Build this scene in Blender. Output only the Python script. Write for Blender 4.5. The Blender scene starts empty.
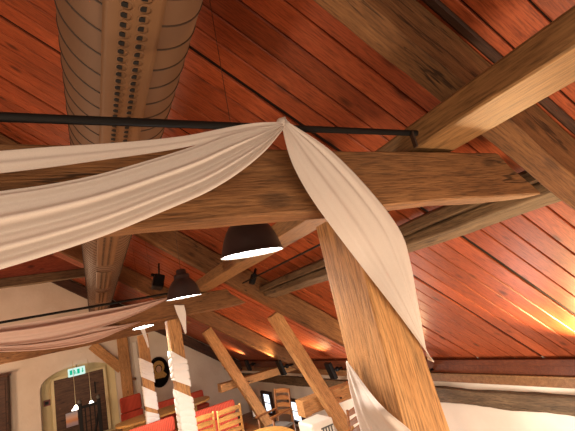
import bpy, bmesh, math, random
from mathutils import Vector, Matrix, noise

random.seed(7)
C = bpy.context.scene.collection
PI = math.pi
CZ = 3.2                      # eye height above the lower floor
POD = 0.9                     # height of the raised dining floor

# ------------------------------------------------------------------ camera
F_PX = 375.0
CX, CY = 287.5, 215.5
def _v(a): return Vector(a)
_Y = _v((85 - CX, 362 - CY, F_PX)).normalized()
_X = _v((940 - CX, 160 - CY, F_PX)); _X = (_X - _X.dot(_Y) * _Y).normalized()
_Z = _X.cross(_Y)
if _Z.y > 0: _Z = -_Z
def ray(x, y):
    q = _v((x - CX, y - CY, F_PX))
    return _v((_X.dot(q), _Y.dot(q), _Z.dot(q)))
def at(x, y, Yv):             # pixel -> point on the plane Y = Yv
    r = ray(x, y); r = r * (Yv / r.y); return _v((r.x, r.y, r.z + CZ))
def atx(x, y, Xv):            # pixel -> point on the plane X = Xv
    r = ray(x, y); r = r * (Xv / r.x); return _v((r.x, r.y, r.z + CZ))
cd = bpy.data.cameras.new('camera'); cam = bpy.data.objects.new('camera', cd); C.objects.link(cam)
cd.sensor_width = 36; cd.lens = F_PX / 575 * 36; cd.clip_start = 0.02
right = _v((_X.x, _Y.x, _Z.x)); up = -_v((_X.y, _Y.y, _Z.y)); back = -_v((_X.z, _Y.z, _Z.z))
M = Matrix((right, up, back)).transposed().to_4x4(); M.translation = (0, 0, CZ)
cam.matrix_world = M
bpy.context.scene.camera = cam

# ------------------------------------------------------------------ materials
def srgb(h):
    h = h.lstrip('#'); o = []
    for i in (0, 2, 4):
        c = int(h[i:i + 2], 16) / 255
        o.append(c / 12.92 if c <= .04045 else ((c + .055) / 1.055) ** 2.4)
    return (*o, 1)
class NT:
    def __init__(s, name):
        s.m = bpy.data.materials.new(name); s.m.use_nodes = True
        s.t = s.m.node_tree; s.t.nodes.clear()
        s.out = s.n('ShaderNodeOutputMaterial')
    def n(s, kind, **kw):
        d = s.t.nodes.new(kind)
        for k, v in kw.items():
            if k.startswith('i_'):
                d.inputs[k[2:].replace('_', ' ')].default_value = v
            else: setattr(d, k, v)
        return d
    def l(s, a, b): s.t.links.new(a, b)
    def ramp(s, fac, stops):
        r = s.n('ShaderNodeValToRGB'); e = r.color_ramp.elements
        while len(e) > 1: e.remove(e[-1])
        e[0].position, e[0].color = stops[0]
        for p, c in stops[1:]:
            x = e.new(p); x.color = c
        s.l(fac, r.inputs['Fac']); return r.outputs['Color']
    def mul(s, a, b, fac=1.0, mode='MULTIPLY'):
        m = s.n('ShaderNodeMix', data_type='RGBA', blend_type=mode); m.inputs['Factor'].default_value = fac
        s.l(a, m.inputs['A'])
        if hasattr(b, 'links') or hasattr(b, 'is_linked'): s.l(b, m.inputs['B'])
        else: m.inputs['B'].default_value = b
        return m.outputs['Result']
G = lambda v: (v, v, v, 1)
def wood(name, dark, mid, light, rough=.6, crack=.55, knots=.6, bump=.35, grain=1.0):
    k = NT(name)
    tc = k.n('ShaderNodeTexCoord'); oi = k.n('ShaderNodeObjectInfo'); at_ = k.n('ShaderNodeAttribute', attribute_name='seed')
    ad = k.n('ShaderNodeMath', operation='MULTIPLY_ADD'); k.l(oi.outputs['Random'], ad.inputs[0]); ad.inputs[1].default_value = 37; k.l(at_.outputs['Fac'], ad.inputs[2])
    sc = k.n('ShaderNodeVectorMath', operation='ADD'); k.l(tc.outputs['Object'], sc.inputs[0])
    cv = k.n('ShaderNodeCombineXYZ'); k.l(ad.outputs[0], cv.inputs[0]); k.l(ad.outputs[0], cv.inputs[1]); k.l(ad.outputs[0], cv.inputs[2])
    k.l(cv.outputs[0], sc.inputs[1]); P = sc.outputs[0]
    def mp(sx, sy):
        m = k.n('ShaderNodeMapping'); m.inputs['Scale'].default_value = (sx, sy, sy); k.l(P, m.inputs['Vector']); return m.outputs[0]
    n1 = k.n('ShaderNodeTexNoise', i_Scale=1.0, i_Detail=6.0, i_Roughness=.6, i_Distortion=.6); k.l(mp(1.5 * grain, 20 * grain), n1.inputs['Vector'])
    base = k.ramp(n1.outputs['Fac'], [(.22, dark), (.5, mid), (.8, light)])
    n2 = k.n('ShaderNodeTexNoise', i_Scale=1.0, i_Detail=5.0, i_Roughness=.65); k.l(mp(9 * grain, 120 * grain), n2.inputs['Vector'])
    col = k.mul(base, k.ramp(n2.outputs['Fac'], [(.36, G(.42)), (.56, G(1.06))]), .8)
    n3 = k.n('ShaderNodeTexNoise', i_Scale=1.0, i_Detail=3.0, i_Distortion=.3); k.l(mp(.7, 17), n3.inputs['Vector'])
    ck = k.ramp(n3.outputs['Fac'], [(.33, G(.15)), (.365, G(1))])
    col = k.mul(col, ck, crack * .6)
    n5 = k.n('ShaderNodeTexNoise', i_Scale=1.0, i_Detail=4.0, i_Roughness=.55, i_Distortion=.4); k.l(mp(.55, 9), n5.inputs['Vector'])
    sb = k.n('ShaderNodeMath', operation='SUBTRACT'); k.l(n5.outputs['Fac'], sb.inputs[0]); sb.inputs[1].default_value = .46
    ab = k.n('ShaderNodeMath', operation='ABSOLUTE'); k.l(sb.outputs[0], ab.inputs[0])
    n6 = k.n('ShaderNodeTexNoise', i_Scale=1.0, i_Detail=2.0); k.l(mp(1.1, 4), n6.inputs['Vector'])
    ma = k.n('ShaderNodeMath', operation='MULTIPLY_ADD'); k.l(k.ramp(n6.outputs['Fac'], [(.44, G(1)), (.56, G(0))]), ma.inputs[0]); ma.inputs[1].default_value = .1; k.l(ab.outputs[0], ma.inputs[2])
    ck2 = k.ramp(ma.outputs[0], [(.003, G(.12)), (.014, G(1))])
    col = k.mul(col, ck2, min(1, crack * 1.5))
    vo = k.n('ShaderNodeTexVoronoi', i_Scale=1.0); k.l(mp(2.3, 5.2), vo.inputs['Vector'])
    kn = k.ramp(vo.outputs['Distance'], [(.07, G(.12)), (.13, G(.5)), (.2, G(1))])
    col = k.mul(col, kn, knots)
    n4 = k.n('ShaderNodeTexNoise', i_Scale=1.3, i_Detail=3.0); k.l(P, n4.inputs['Vector'])
    col = k.mul(col, k.ramp(n4.outputs['Fac'], [(.3, G(.72)), (.65, G(1.1))]), .7)
    wn = k.n('ShaderNodeTexWhiteNoise', noise_dimensions='1D'); k.l(at_.outputs['Fac'], wn.inputs['W'])
    col = k.mul(col, k.ramp(wn.outputs['Value'], [(0, G(.78)), (1, G(1.12))]), 1)
    b = k.n('ShaderNodeBsdfPrincipled'); k.l(col, b.inputs['Base Color']); b.inputs['Roughness'].default_value = rough
    b.inputs['Specular IOR Level'].default_value = .35
    hs = k.n('ShaderNodeMath', operation='MULTIPLY'); k.l(n2.outputs['Fac'], hs.inputs[0]); k.l(ck2, hs.inputs[1])
    bp = k.n('ShaderNodeBump'); bp.inputs['Strength'].default_value = bump; bp.inputs['Distance'].default_value = .012
    k.l(hs.outputs[0], bp.inputs['Height']); k.l(bp.outputs[0], b.inputs['Normal'])
    k.l(b.outputs[0], k.out.inputs['Surface']); return k.m
def plain(name, col, rough=.5, metal=0, noise_amt=.12, nscale=20, bump=0, spec=.5):
    k = NT(name); tc = k.n('ShaderNodeTexCoord')
    n1 = k.n('ShaderNodeTexNoise', i_Scale=float(nscale), i_Detail=4.0); k.l(tc.outputs['Object'], n1.inputs['Vector'])
    rgb = k.n('ShaderNodeRGB'); rgb.outputs[0].default_value = col
    c = k.mul(rgb.outputs[0], k.ramp(n1.outputs['Fac'], [(.3, G(1 - noise_amt)), (.7, G(1))]), 1)
    b = k.n('ShaderNodeBsdfPrincipled'); k.l(c, b.inputs['Base Color']); b.inputs['Roughness'].default_value = rough
    b.inputs['Metallic'].default_value = metal; b.inputs['Specular IOR Level'].default_value = spec
    if bump:
        bp = k.n('ShaderNodeBump'); bp.inputs['Strength'].default_value = bump; bp.inputs['Distance'].default_value = .01
        k.l(n1.outputs['Fac'], bp.inputs['Height']); k.l(bp.outputs[0], b.inputs['Normal'])
    k.l(b.outputs[0], k.out.inputs['Surface']); return k.m
def plaster(name, col):
    k = NT(name); tc = k.n('ShaderNodeTexCoord')
    n1 = k.n('ShaderNodeTexNoise', i_Scale=1.3, i_Detail=5.0); k.l(tc.outputs['Object'], n1.inputs['Vector'])
    n2 = k.n('ShaderNodeTexNoise', i_Scale=5.0, i_Detail=6.0, i_Distortion=.8); k.l(tc.outputs['Object'], n2.inputs['Vector'])
    rgb = k.n('ShaderNodeRGB'); rgb.outputs[0].default_value = col
    c = k.mul(rgb.outputs[0], k.ramp(n1.outputs['Fac'], [(.3, (.86, .83, .8, 1)), (.65, G(1))]), 1)
    vo = k.n('ShaderNodeTexVoronoi', i_Scale=.9); k.l(tc.outputs['Object'], vo.inputs['Vector'])
    c = k.mul(c, k.ramp(vo.outputs['Distance'], [(.035, (.22, .2, .16, 1)), (.06, G(1))]), .8)
    b = k.n('ShaderNodeBsdfPrincipled'); k.l(c, b.inputs['Base Color']); b.inputs['Roughness'].default_value = .9
    bp = k.n('ShaderNodeBump'); bp.inputs['Strength'].default_value = .5; bp.inputs['Distance'].default_value = .03
    k.l(n2.outputs['Fac'], bp.inputs['Height']); k.l(bp.outputs[0], b.inputs['Normal'])
    k.l(b.outputs[0], k.out.inputs['Surface']); return k.m
def cloth(name, col, trans=.35, weave=400):
    k = NT(name); tc = k.n('ShaderNodeTexCoord')
    n1 = k.n('ShaderNodeTexNoise', i_Scale=float(weave), i_Detail=2.0); k.l(tc.outputs['Object'], n1.inputs['Vector'])
    rgb = k.n('ShaderNodeRGB'); rgb.outputs[0].default_value = col
    c = k.mul(rgb.outputs[0], k.ramp(n1.outputs['Fac'], [(.3, G(.93)), (.7, G(1))]), 1)
    d = k.n('ShaderNodeBsdfDiffuse'); t = k.n('ShaderNodeBsdfTranslucent'); k.l(c, d.inputs['Color']); k.l(c, t.inputs['Color'])
    mx = k.n('ShaderNodeMixShader'); mx.inputs[0].default_value = trans; k.l(d.outputs[0], mx.inputs[1]); k.l(t.outputs[0], mx.inputs[2])
    k.l(mx.outputs[0], k.out.inputs['Surface']); return k.m
def corduroy(name, col):
    k = NT(name); tc = k.n('ShaderNodeTexCoord')
    w = k.n('ShaderNodeTexWave', i_Scale=9.0, i_Distortion=.3); w.bands_direction = 'X'; k.l(tc.outputs['Object'], w.inputs['Vector'])
    rgb = k.n('ShaderNodeRGB'); rgb.outputs[0].default_value = col
    c = k.mul(rgb.outputs[0], k.ramp(w.outputs['Fac'], [(.1, G(.6)), (.6, G(1))]), 1)
    b = k.n('ShaderNodeBsdfPrincipled'); k.l(c, b.inputs['Base Color']); b.inputs['Roughness'].default_value = .85
    bp = k.n('ShaderNodeBump'); bp.inputs['Strength'].default_value = .6; bp.inputs['Distance'].default_value = .01
    k.l(w.outputs['Fac'], bp.inputs['Height']); k.l(bp.outputs[0], b.inputs['Normal'])
    k.l(b.outputs[0], k.out.inputs['Surface']); return k.m
def emit(name, col, strength):
    k = NT(name); e = k.n('ShaderNodeEmission'); e.inputs[0].default_value = col; e.inputs[1].default_value = strength
    k.l(e.outputs[0], k.out.inputs['Surface']); return k.m
def bands(name, stops, axis=2, strength=None, scale=1.0, off=0.0):
    k = NT(name); tc = k.n('ShaderNodeTexCoord'); sp = k.n('ShaderNodeSeparateXYZ'); k.l(tc.outputs['Object'], sp.inputs[0])
    ma = k.n('ShaderNodeMath', operation='MULTIPLY_ADD'); k.l(sp.outputs[axis], ma.inputs[0]); ma.inputs[1].default_value = scale; ma.inputs[2].default_value = off
    n1 = k.n('ShaderNodeTexNoise', i_Scale=9.0); k.l(tc.outputs['Object'], n1.inputs['Vector'])
    m2 = k.n('ShaderNodeMath', operation='MULTIPLY_ADD'); k.l(n1.outputs['Fac'], m2.inputs[0]); m2.inputs[1].default_value = .12; k.l(ma.outputs[0], m2.inputs[2])
    c = k.ramp(m2.outputs[0], stops)
    if strength:
        e = k.n('ShaderNodeEmission'); k.l(c, e.inputs[0]); e.inputs[1].default_value = strength; k.l(e.outputs[0], k.out.inputs['Surface'])
    else:
        b = k.n('ShaderNodeBsdfPrincipled'); k.l(c, b.inputs['Base Color']); k.l(b.outputs[0], k.out.inputs['Surface'])
    return k.m

MT = dict(
    beam=wood('hewn_oak', srgb('6c492c'), srgb('845c38'), srgb('9a7048'), rough=.7, bump=.6),
    old=wood('old_grey_oak', srgb('54432f'), srgb('6f5a42'), srgb('8a7354'), rough=.75, bump=.7),
    post=wood('post_oak', srgb('b47f4e'), srgb('c99660'), srgb('d9a972'), rough=.65, bump=.5, crack=.4, knots=.45),
    planed=wood('planed_spruce', srgb('7e5c3a'), srgb('8f6b44'), srgb('a07c50'), rough=.5, crack=.3, knots=.6, bump=.15),
    red=wood('red_stained_boards', srgb('94482a'), srgb('a95431'), srgb('bb653c'), rough=.42, crack=.2, knots=.75, bump=.12),
    redbrown=wood('red_brown_trim', srgb('5a2e1c'), srgb('6f3a22'), srgb('82492c'), rough=.5, crack=.1, knots=.1, bump=.1),
    dark=wood('dark_brown_wood', srgb('33201a'), srgb('4d3122'), srgb('63402b'), rough=.6),
    trimw=wood('moulding_wood', srgb('6f4a2d'), srgb('8d6540'), srgb('a67b52'), rough=.5, crack=.2, knots=.2, bump=.1),
    table=wood('beech_table', srgb('b07c3e'), srgb('cf9a55'), srgb('dfb06c'), rough=.35, crack=.1, knots=.2, bump=.05),
    door=wood('door_boards', srgb('3c281c'), srgb('5e4130'), srgb('77553d'), rough=.55),
    floor=wood('floor_boards', srgb('7a5230'), srgb('99693f'), srgb('b58252'), rough=.4),
    black_wood=wood('backing_board', srgb('140c09'), srgb('1e120d'), srgb('2a1912'), rough=.9),
    plaster=plaster('lime_plaster', srgb('e3d9ca')),
    cream=plaster('cream_plaster', srgb('e6d9ae')),
    sheer=cloth('sheer_ivory_cloth', srgb('efe8e2'), .35),
    pink=cloth('pale_rose_cloth', srgb('e8d0c4'), .35),
    white=cloth('white_cloth', srgb('fbfaf8'), .12),
    red_cloth=corduroy('red_corduroy', srgb('d4563f')),
    duct=plain('painted_duct', srgb('725640'), .6, .05, .1, 6, spec=.25),
    duct_seam=plain('duct_seam', srgb('3d2c20'), .6, .2, .1, 8),
    duct_plate=plain('duct_plate', srgb('795a3f'), .6, .05, .1, 6, spec=.25),
    hole=plain('duct_inside', srgb('0b0807'), .9),
    black=plain('black_metal', srgb('0c0c0d'), .6, 0, spec=.3),
    lamp=plain('dark_lamp_enamel', srgb('3b3030'), .4, .2, .2, 8),
    lampwhite=plain('white_enamel', srgb('f2efe8'), .4),
    whitebox=plain('white_plastic', srgb('e6e3d8'), .45, 0, .05),
    grille=plain('grey_grille', srgb('5b5c58'), .6),
    glow=emit('lamp_glow', (1.0, .96, .93, 1), 14),
    bulb=emit('small_lamp_glow', (1.0, .9, .75, 1), 3),
    sign=emit('sign_green', srgb('12b48c'), .5),
    signw=emit('sign_white', srgb('d4f5e6'), .5),
    window=bands('window_daylight', [(0, srgb('8fa6bd')), (.25, srgb('e4eef8')), (.4, srgb('a8b8c8')), (.5, srgb('f4f8ff')), (.7, srgb('c4d4e4')), (1, srgb('f4f8ff'))], 2, 1.5, 1.3, .35),
    poster=bands('poster_print', [(0, srgb('6d7f9f')), (.3, srgb('b49aa0')), (.45, srgb('d9955f')), (.6, srgb('e0b7a0')), (.85, srgb('a9b2c8'))], 2, None, 1.6, .45),
    alarm=plain('alarm_red', srgb('7a1a12'), .4),
    paint=plain('portrait_dark', srgb('0c0a09'), .9, spec=.1),
    gold=plain('gilt', srgb('b78c3c'), .45, .2, .5, 40),
    skin=plain('portrait_face', srgb('b58a63'), .5),
    chair=wood('chair_beech', srgb('bd8848'), srgb('d9a45c'), srgb('e6b872'), rough=.4, crack=.1, knots=.1, bump=.05),
    chair_dark=wood('chair_brown', srgb('6e4526'), srgb('8c5a32'), srgb('a87142'), rough=.4, crack=.1, knots=.1, bump=.05),
    cushion=plain('grey_seat', srgb('6c6b68'), .8),
)

# ------------------------------------------------------------------ object helpers
def lerp(a, b, t): return a + (b - a) * t
def link(name, me, m, parent=None, mat=None):
    o = bpy.data.objects.new(name, me); C.objects.link(o)
    if m is not None:
        for x in (m if isinstance(m, (list, tuple)) else [m]): me.materials.append(x)
    if mat is not None: o.matrix_world = mat
    if parent is not None: o.parent = parent
    return o
def tag(o, label, cat, group=None):
    o['label'] = label; o['category'] = cat
    if group: o['group'] = group
    return o
def struct(o): o['kind'] = 'structure'; return o
def empty(name, loc, rz=0, label=None, cat=None, group=None):
    o = bpy.data.objects.new(name, None); C.objects.link(o); o.location = loc; o.rotation_euler = (0, 0, rz)
    o.empty_display_size = .1
    if label: tag(o, label, cat, group)
    return o
def copy_tree(o, parent=None):
    c = o.copy(); C.objects.link(c)
    if parent is not None: c.parent = parent
    for ch in list(o.children): copy_tree(ch, c)
    return c
class MB:
    def __init__(s): s.bm = bmesh.new(); s.mi = 0
    def _tag(s, n0):
        s.bm.faces.ensure_lookup_table()
        for f in s.bm.faces[n0:]: f.material_index = s.mi
    def box(s, lo, hi, bevel=0.0, rot=None, seg=1):
        n0 = len(s.bm.faces)
        r = bmesh.ops.create_cube(s.bm, size=1)
        lo, hi = Vector(lo), Vector(hi); c = (lo + hi) / 2; d = hi - lo
        for v in r['verts']: v.co = Vector((v.co.x * d.x, v.co.y * d.y, v.co.z * d.z))
        if bevel:
            es = list({e for v in r['verts'] for e in v.link_edges})
            rr = bmesh.ops.bevel(s.bm, geom=es, offset=bevel, segments=seg, affect='EDGES', profile=.5)
            vs = list({v for f in rr['faces'] for v in f.verts} | {v for v in r['verts'] if v.is_valid})
        else: vs = r['verts']
        for v in vs:
            if rot: v.co = rot @ v.co
            v.co += c
        s._tag(n0); return s
    def tube(s, pts, rad, n=10, cap=True):
        n0 = len(s.bm.faces); rings = []
        pts = [Vector(p) for p in pts]
        if not isinstance(rad, (list, tuple)): rad = [rad] * len(pts)
        for i, p in enumerate(pts):
            t = (pts[min(i + 1, len(pts) - 1)] - pts[max(i - 1, 0)]).normalized()
            a = t.orthogonal().normalized() if abs(t.z) > .95 else t.cross(Vector((0, 0, 1))).normalized()
            b = t.cross(a)
            rings.append([s.bm.verts.new(p + (a * math.cos(2 * PI * k / n) + b * math.sin(2 * PI * k / n)) * rad[i]) for k in range(n)])
        for i in range(len(rings) - 1):
            for k in range(n):
                f = s.bm.faces.new((rings[i][k], rings[i][(k + 1) % n], rings[i + 1][(k + 1) % n], rings[i + 1][k])); f.smooth = True
        if cap:
            s.bm.faces.new(rings[0][::-1]); s.bm.faces.new(rings[-1])
        s._tag(n0); return s
    def lathe(s, prof, c=(0, 0, 0), n=32):
        n0 = len(s.bm.faces); rings = []
        for r, z in prof:
            rings.append([s.bm.verts.new((c[0] + r * math.cos(2 * PI * k / n), c[1] + r * math.sin(2 * PI * k / n), c[2] + z)) for k in range(n)])
        for i in range(len(rings) - 1):
            for k in range(n):
                f = s.bm.faces.new((rings[i][k], rings[i][(k + 1) % n], rings[i + 1][(k + 1) % n], rings[i + 1][k])); f.smooth = True
        s._tag(n0); return s
    def prism(s, poly, h, axis='y'):    # polygon of (a,b) extruded
        n0 = len(s.bm.faces)
        def P(a, b, t): return {'y': (a, t, b), 'x': (t, a, b), 'z': (a, b, t)}[axis]
        A = [s.bm.verts.new(P(a, b, h[0])) for a, b in poly]; B = [s.bm.verts.new(P(a, b, h[1])) for a, b in poly]
        k = len(poly)
        for i in range(k): s.bm.faces.new((A[i], A[(i + 1) % k], B[(i + 1) % k], B[i]))
        s.bm.faces.new(A[::-1]); s.bm.faces.new(B); s._tag(n0); return s
    def build(s, name, m, parent=None, mat=None, smooth=False):
        bmesh.ops.recalc_face_normals(s.bm, faces=s.bm.faces)
        me = bpy.data.meshes.new(name); s.bm.to_mesh(me); s.bm.free()
        if smooth:
            for p in me.polygons: p.use_smooth = True
        return link(name, me, m, parent, mat)

def beam(name, p0, p1, up_hint, w, h, m, label=None, cat='beam', group=None, parent=None, rough=.008, chamfer=.012, seg=None, sect=None, cut0=0.0, cut1=0.0, taper=1.0, shift=0.0):
    """hewn timber along local X from p0 to p1; w = size across (local Y), h = size along up_hint (local Z); section centred on the axis
    or given as polygon 'sect' of (y, z); cut0 / cut1 shear the ends (dx per dz)"""
    p0, p1 = Vector(p0), Vector(p1); L = (p1 - p0).length
    ex = (p1 - p0).normalized(); ez = Vector(up_hint); ez = (ez - ez.dot(ex) * ex).normalized(); ey = ez.cross(ex)
    mw = Matrix((ex, ey, ez)).transposed().to_4x4(); mw.translation = p0
    c = chamfer
    if sect is None:
        a, b = w / 2, h / 2
        sect = [(-a, -b), (a, -b), (a, b), (-a, b)]
    poly = []
    k = len(sect)
    for i in range(k):
        pv, cu, nx = Vector(sect[i - 1]), Vector(sect[i]), Vector(sect[(i + 1) % k])
        d1, d2 = (pv - cu), (nx - cu)
        poly.append(cu + d1.normalized() * c); poly.append(cu + d2.normalized() * c)
        for q in (.33, .66): poly.append(cu + d2 * q)
    seg = seg or max(2, int(L / .12))
    sd = Vector((random.random() * 50, random.random() * 50, random.random() * 50))
    bm = bmesh.new(); rings = []
    zs = [p.y for p in poly]; zc = (max(zs) + min(zs)) / 2
    for i in range(seg + 1):
        x = L * i / seg; ring = []
        for p in poly:
            tf = lerp(1.0, taper, i / seg)
            q = Vector((x, p.x * tf + shift * i / seg, p.y))
            if i == 0: q.x += cut0 * (p.y - zc)
            if i == seg: q.x += cut1 * (p.y - zc)
            n = noise.noise_vector(Vector((q.x * 1.6, q.y * 5, q.z * 5)) + sd) * rough
            n2 = noise.noise_vector(Vector((q.x * 6, q.y * 9, q.z * 9)) + sd) * rough * .4
            q.y += n.y + n2.y; q.z += n.z + n2.z
            ring.append(bm.verts.new(q))
        rings.append(ring)
    kk = len(poly)
    for i in range(seg):
        for j in range(kk):
            bm.faces.new((rings[i][j], rings[i][(j + 1) % kk], rings[i + 1][(j + 1) % kk], rings[i + 1][j]))
    bm.faces.new(rings[0][::-1]); bm.faces.new(rings[-1])
    bmesh.ops.recalc_face_normals(bm, faces=bm.faces)
    me = bpy.data.meshes.new(name); bm.to_mesh(me); bm.free()
    o = link(name, me, m, None, mw)
    if parent is not None:
        o.parent = parent; o.matrix_parent_inverse = Matrix.Translation(-parent.location)
    if label: tag(o, label, cat, group)
    return o
def W(p): return Vector((p[0], p[1], p[2] + CZ))     # eye-relative height to world

# ------------------------------------------------------------------ setting
RX = -2.6                                   # ridge line
def zr(x, off=2.66): return off - .75 * x   # underside of boards, eye-relative
XW = 5.3
YB, YF = 15.0, -2.6
def planks(name, x_lo, x_hi, mirror=False):
    ex = Vector((.8, 0, -.6)) if not mirror else Vector((-.8, 0, -.6))
    ez = Vector((.6, 0, .8)) if not mirror else Vector((-.6, 0, .8))
    ey = ez.cross(ex)
    org = W((RX, 0, zr(RX)))
    mw = Matrix((ex, ey, ez)).transposed().to_4x4(); mw.translation = org
    L = (x_hi - RX) / .8
    bm = bmesh.new(); lay = bm.faces.layers.float.new('seed')
    y = YF + (.25 - (YF % 1.0)) - 1
    while y < YB:
        n = 5; gap = .034; pw = (1.0 - gap) / n
        for i in range(n):
            a, b = y + gap / 2 + i * pw, y + gap / 2 + (i + 1) * pw - .011
            if b < YF or a > YB: continue
            s = -1 if mirror else 1
            ch = .006; t = .022
            pr = [(a, t), (a, ch), (a + ch, 0), (b - ch, 0), (b, ch), (b, t)]
            sd = random.random() * 40
            A = [bm.verts.new((0, s * p, q)) for p, q in pr]; B = [bm.verts.new((L, s * p, q)) for p, q in pr]
            for j in range(6):
                f = bm.faces.new((A[j], A[(j + 1) % 6], B[(j + 1) % 6], B[j])); f[lay] = sd
        y += 1.0
    bmesh.ops.recalc_face_normals(bm, faces=bm.faces)
    me = bpy.data.meshes.new(name); bm.to_mesh(me); bm.free()
    o = struct(link(name, me, MT['red'], None, mw))
    bk = MB().box((0, YF, .024), (L, YB, .06)) if not mirror else MB().box((0, -YB, .024), (L, -YF, .06))
    struct(bk.build('ceiling', MT['black_wood'], None, mw))
    return o
planks('ceiling', RX, XW + .1)
planks('ceiling', RX, XW + .1, True)
XL = 2 * RX - XW
# floors
struct(MB().box((XL, YF, -.1), (XW, YB + 1, 0)).build('floor', MT['floor']))
struct(MB().box((XL, 3.6, 0), (3.35, YB, POD)).build('floor', MT['floor']))
# side walls
zeave = zr(XW) + CZ
struct(MB().box((XW, YF, 0), (XW + .3, YB + .3, zeave + .05)).build('wall_right', MT['plaster']))
struct(MB().box((XL - .3, YF, 0), (XL, YB + .3, zeave + .05)).build('wall_left', MT['plaster']))
# gable wall with arched niche
nx0, nx1 = at(40, 400, YB).x, at(118, 395, YB).x
zs = at(41, 392, YB).z; za = at(83, 363.5, YB).z
def arch(n=20):
    o = []
    for i in range(n + 1):
        a = PI - PI * i / n
        o.append(((nx0 + nx1) / 2 + (nx1 - nx0) / 2 * math.cos(a), zs + (za - zs) * math.sin(a) ** .85))
    return o
ZG = zr(RX) + CZ
def wall_poly(bm_, y0, y1):
    A = arch()
    out = [(XW, 0), (XW, zeave), (RX, ZG), (XL, zeave), (XL, 0), (nx0, 0)] + A + [(nx1, 0)]
    return out
mb = MB()
poly = wall_poly(None, 0, 0)
mb.prism(poly, (YB, YB + .55))
gw = mb.build('wall_back', MT['plaster'])
bm = bmesh.new(); bm.from_mesh(gw.data); bmesh.ops.triangulate(bm, faces=[f for f in bm.faces if len(f.verts) > 4]); bm.to_mesh(gw.data); bm.free()
struct(gw)
struct(MB().box((nx0 - .3, YB + .56, 0), (nx1 + .3, YB + .7, za + .3)).build('wall_niche', MT['cream']))

# eave trims on the right wall
def wall_strip(name, m, zx0, zx1, th, mat, n=1):
    z0, z1 = zx0 * XW + CZ, zx1 * XW + CZ
    return struct(MB().box((XW - th, YF, min(z0, z1)), (XW, YB, max(z0, z1)), .006).build(name, mat))
wall_strip('trim_1', None, -.2465, -.262, .10, MT['redbrown'])
wall_strip('trim_2', None, -.262, -.288, .05, MT['redbrown'])
wall_strip('trim_3', None, -.288, -.293, .08, MT['planed'])
wall_strip('trim_4', None, -.293, -.316, .045, MT['trimw'])
zt = -.355 * XW
beam('wall_plate', W((XW - .05, YF, zt)), W((XW - .05, YB - .02, zt)), (0, 0, 1), .1, .235, MT['old'],
     'weathered horizontal timber set into the white plaster of the right eave wall', 'beam', rough=.02)

# ------------------------------------------------------------------ timber frame
FR = [1.12, 5.84, 9.6]
which = ['nearest to the viewer, at the black curtain rod', 'second from the viewer, behind the hanging lamps', 'farthest, before the gable wall']
def on_raf(x): return 2.21 - .75 * x
for i, y in enumerate(FR):
    mt = MT['beam']
    # collar beam
    z0, z1 = (.335, .60) if i == 0 else (.325, .60)
    x0, x1 = (-4.6, 2.235) if i == 0 else (-4.6, 2.17)
    sec = [(1.12, .60), (1.12, .338), (1.235, .346), (1.38, .43), (1.38, .60)] if i == 0 else [(y, z1), (y, z0), (y + .22, z0), (y + .26, z0 + .04), (y + .26, z1)]
    yc, zc_ = sec[0][0] + .13, .47
    beam('collar_beam', W((x0, yc, zc_)), W((x1, yc, zc_)), (0, 0, 1), 0, 0, mt,
         ['massive hewn collar beam crossing the picture right behind the draped black rod', 'hewn collar beam on the larger white-wrapped post, behind the hanging lamps',
          'dark hewn collar beam farthest from the viewer, above the gable bench'][i], 'beam', rough=.010 if i == 0 else .015, cut1=-1.23, seg=60, chamfer=.008,
         sect=[(a - yc, b - zc_) for a, b in sec[::-1]])
    # rafter
    ry = y - .08
    xa, xb = RX, XW - .23
    n = Vector((.6, 0, .8)); dd = .173
    beam('rafter', W((xa, ry, on_raf(xa))) + n * dd, W((xb, ry, on_raf(xb))) + n * dd, n, .16, .34, mt,
         ['thick rafter sloping down past the end of the near collar beam', 'rafter sloping down behind the hanging lamps to the middle strut',
          'rafter farthest back in the row, above the red benches'][i], 'beam', rough=.012, seg=70)
beam('batten', W((RX, 0.922, zr(RX) - .02)), W((XW - .1, 0.922, zr(XW - .1) - .02)), (.6, 0, .8), .055, .03, MT['dark'],
     'dark board along the upper edge of the thick near rafter', 'board', rough=.002)
# gable rafter and gable timbers
n = Vector((.6, 0, .8))
beam('gable_rafter', W((RX, YB - .1, on_raf(RX))) + n * .16, W((XW - .1, YB - .1, on_raf(XW - .1))) + n * .16, n, .16, .32, MT['dark'],
     'dark rafter lying flat against the plastered gable wall', 'beam')
ga, gb = at(5, 280.5, 9.62), at(86, 273.5, 9.62)
zc = (ga.z + gb.z) / 2
xr = (2.21 - (zc - CZ)) / .75 - .1
beam('upper_tie', (2 * RX - xr, 9.7, zc), (xr, 9.7, zc), (0, 0, 1), .14, .2, MT['old'],
     'grey horizontal tie high above the gable plaster, left of the duct', 'beam', cut1=-1.2)
struct(MB().prism([(2 * RX - xr, zc + .1), (xr - .15, zc + .1), (xr - .75, zc + .52), (2 * RX - xr + .75, zc + .52)], (9.7, 9.72)).build('trim_5', MT['red']))
beam('upper_rail', (2 * RX - xr + .8, 9.68, zc + .56), (xr - .7, 9.68, zc + .56), (0, 0, 1), .1, .1, MT['dark'],
     'dark thin rail topping the small red boarded panel left of the duct', 'beam')
da, db = at(66, 257, 9.3), at(88, 271, 9.3)
pa, pb = at(128, 338, YB - .08), at(129, 402, YB - .08)
beam('gable_post', (pb.x, YB - .078, POD), (pb.x, YB - .078, pa.z + .15), (0, 1, 0), .34, .14, MT['post'],
     'upright timber post set in the gable wall beside the arched doorway', 'post')
ba, bb = at(92, 345, YB - .07), at(121.5, 369, YB - .07)
beam('gable_brace', ba, bb, (0, 0, 1), .12, .3, MT['post'], 'slanting brace running into the gable post above the arched doorway', 'brace')
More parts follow.
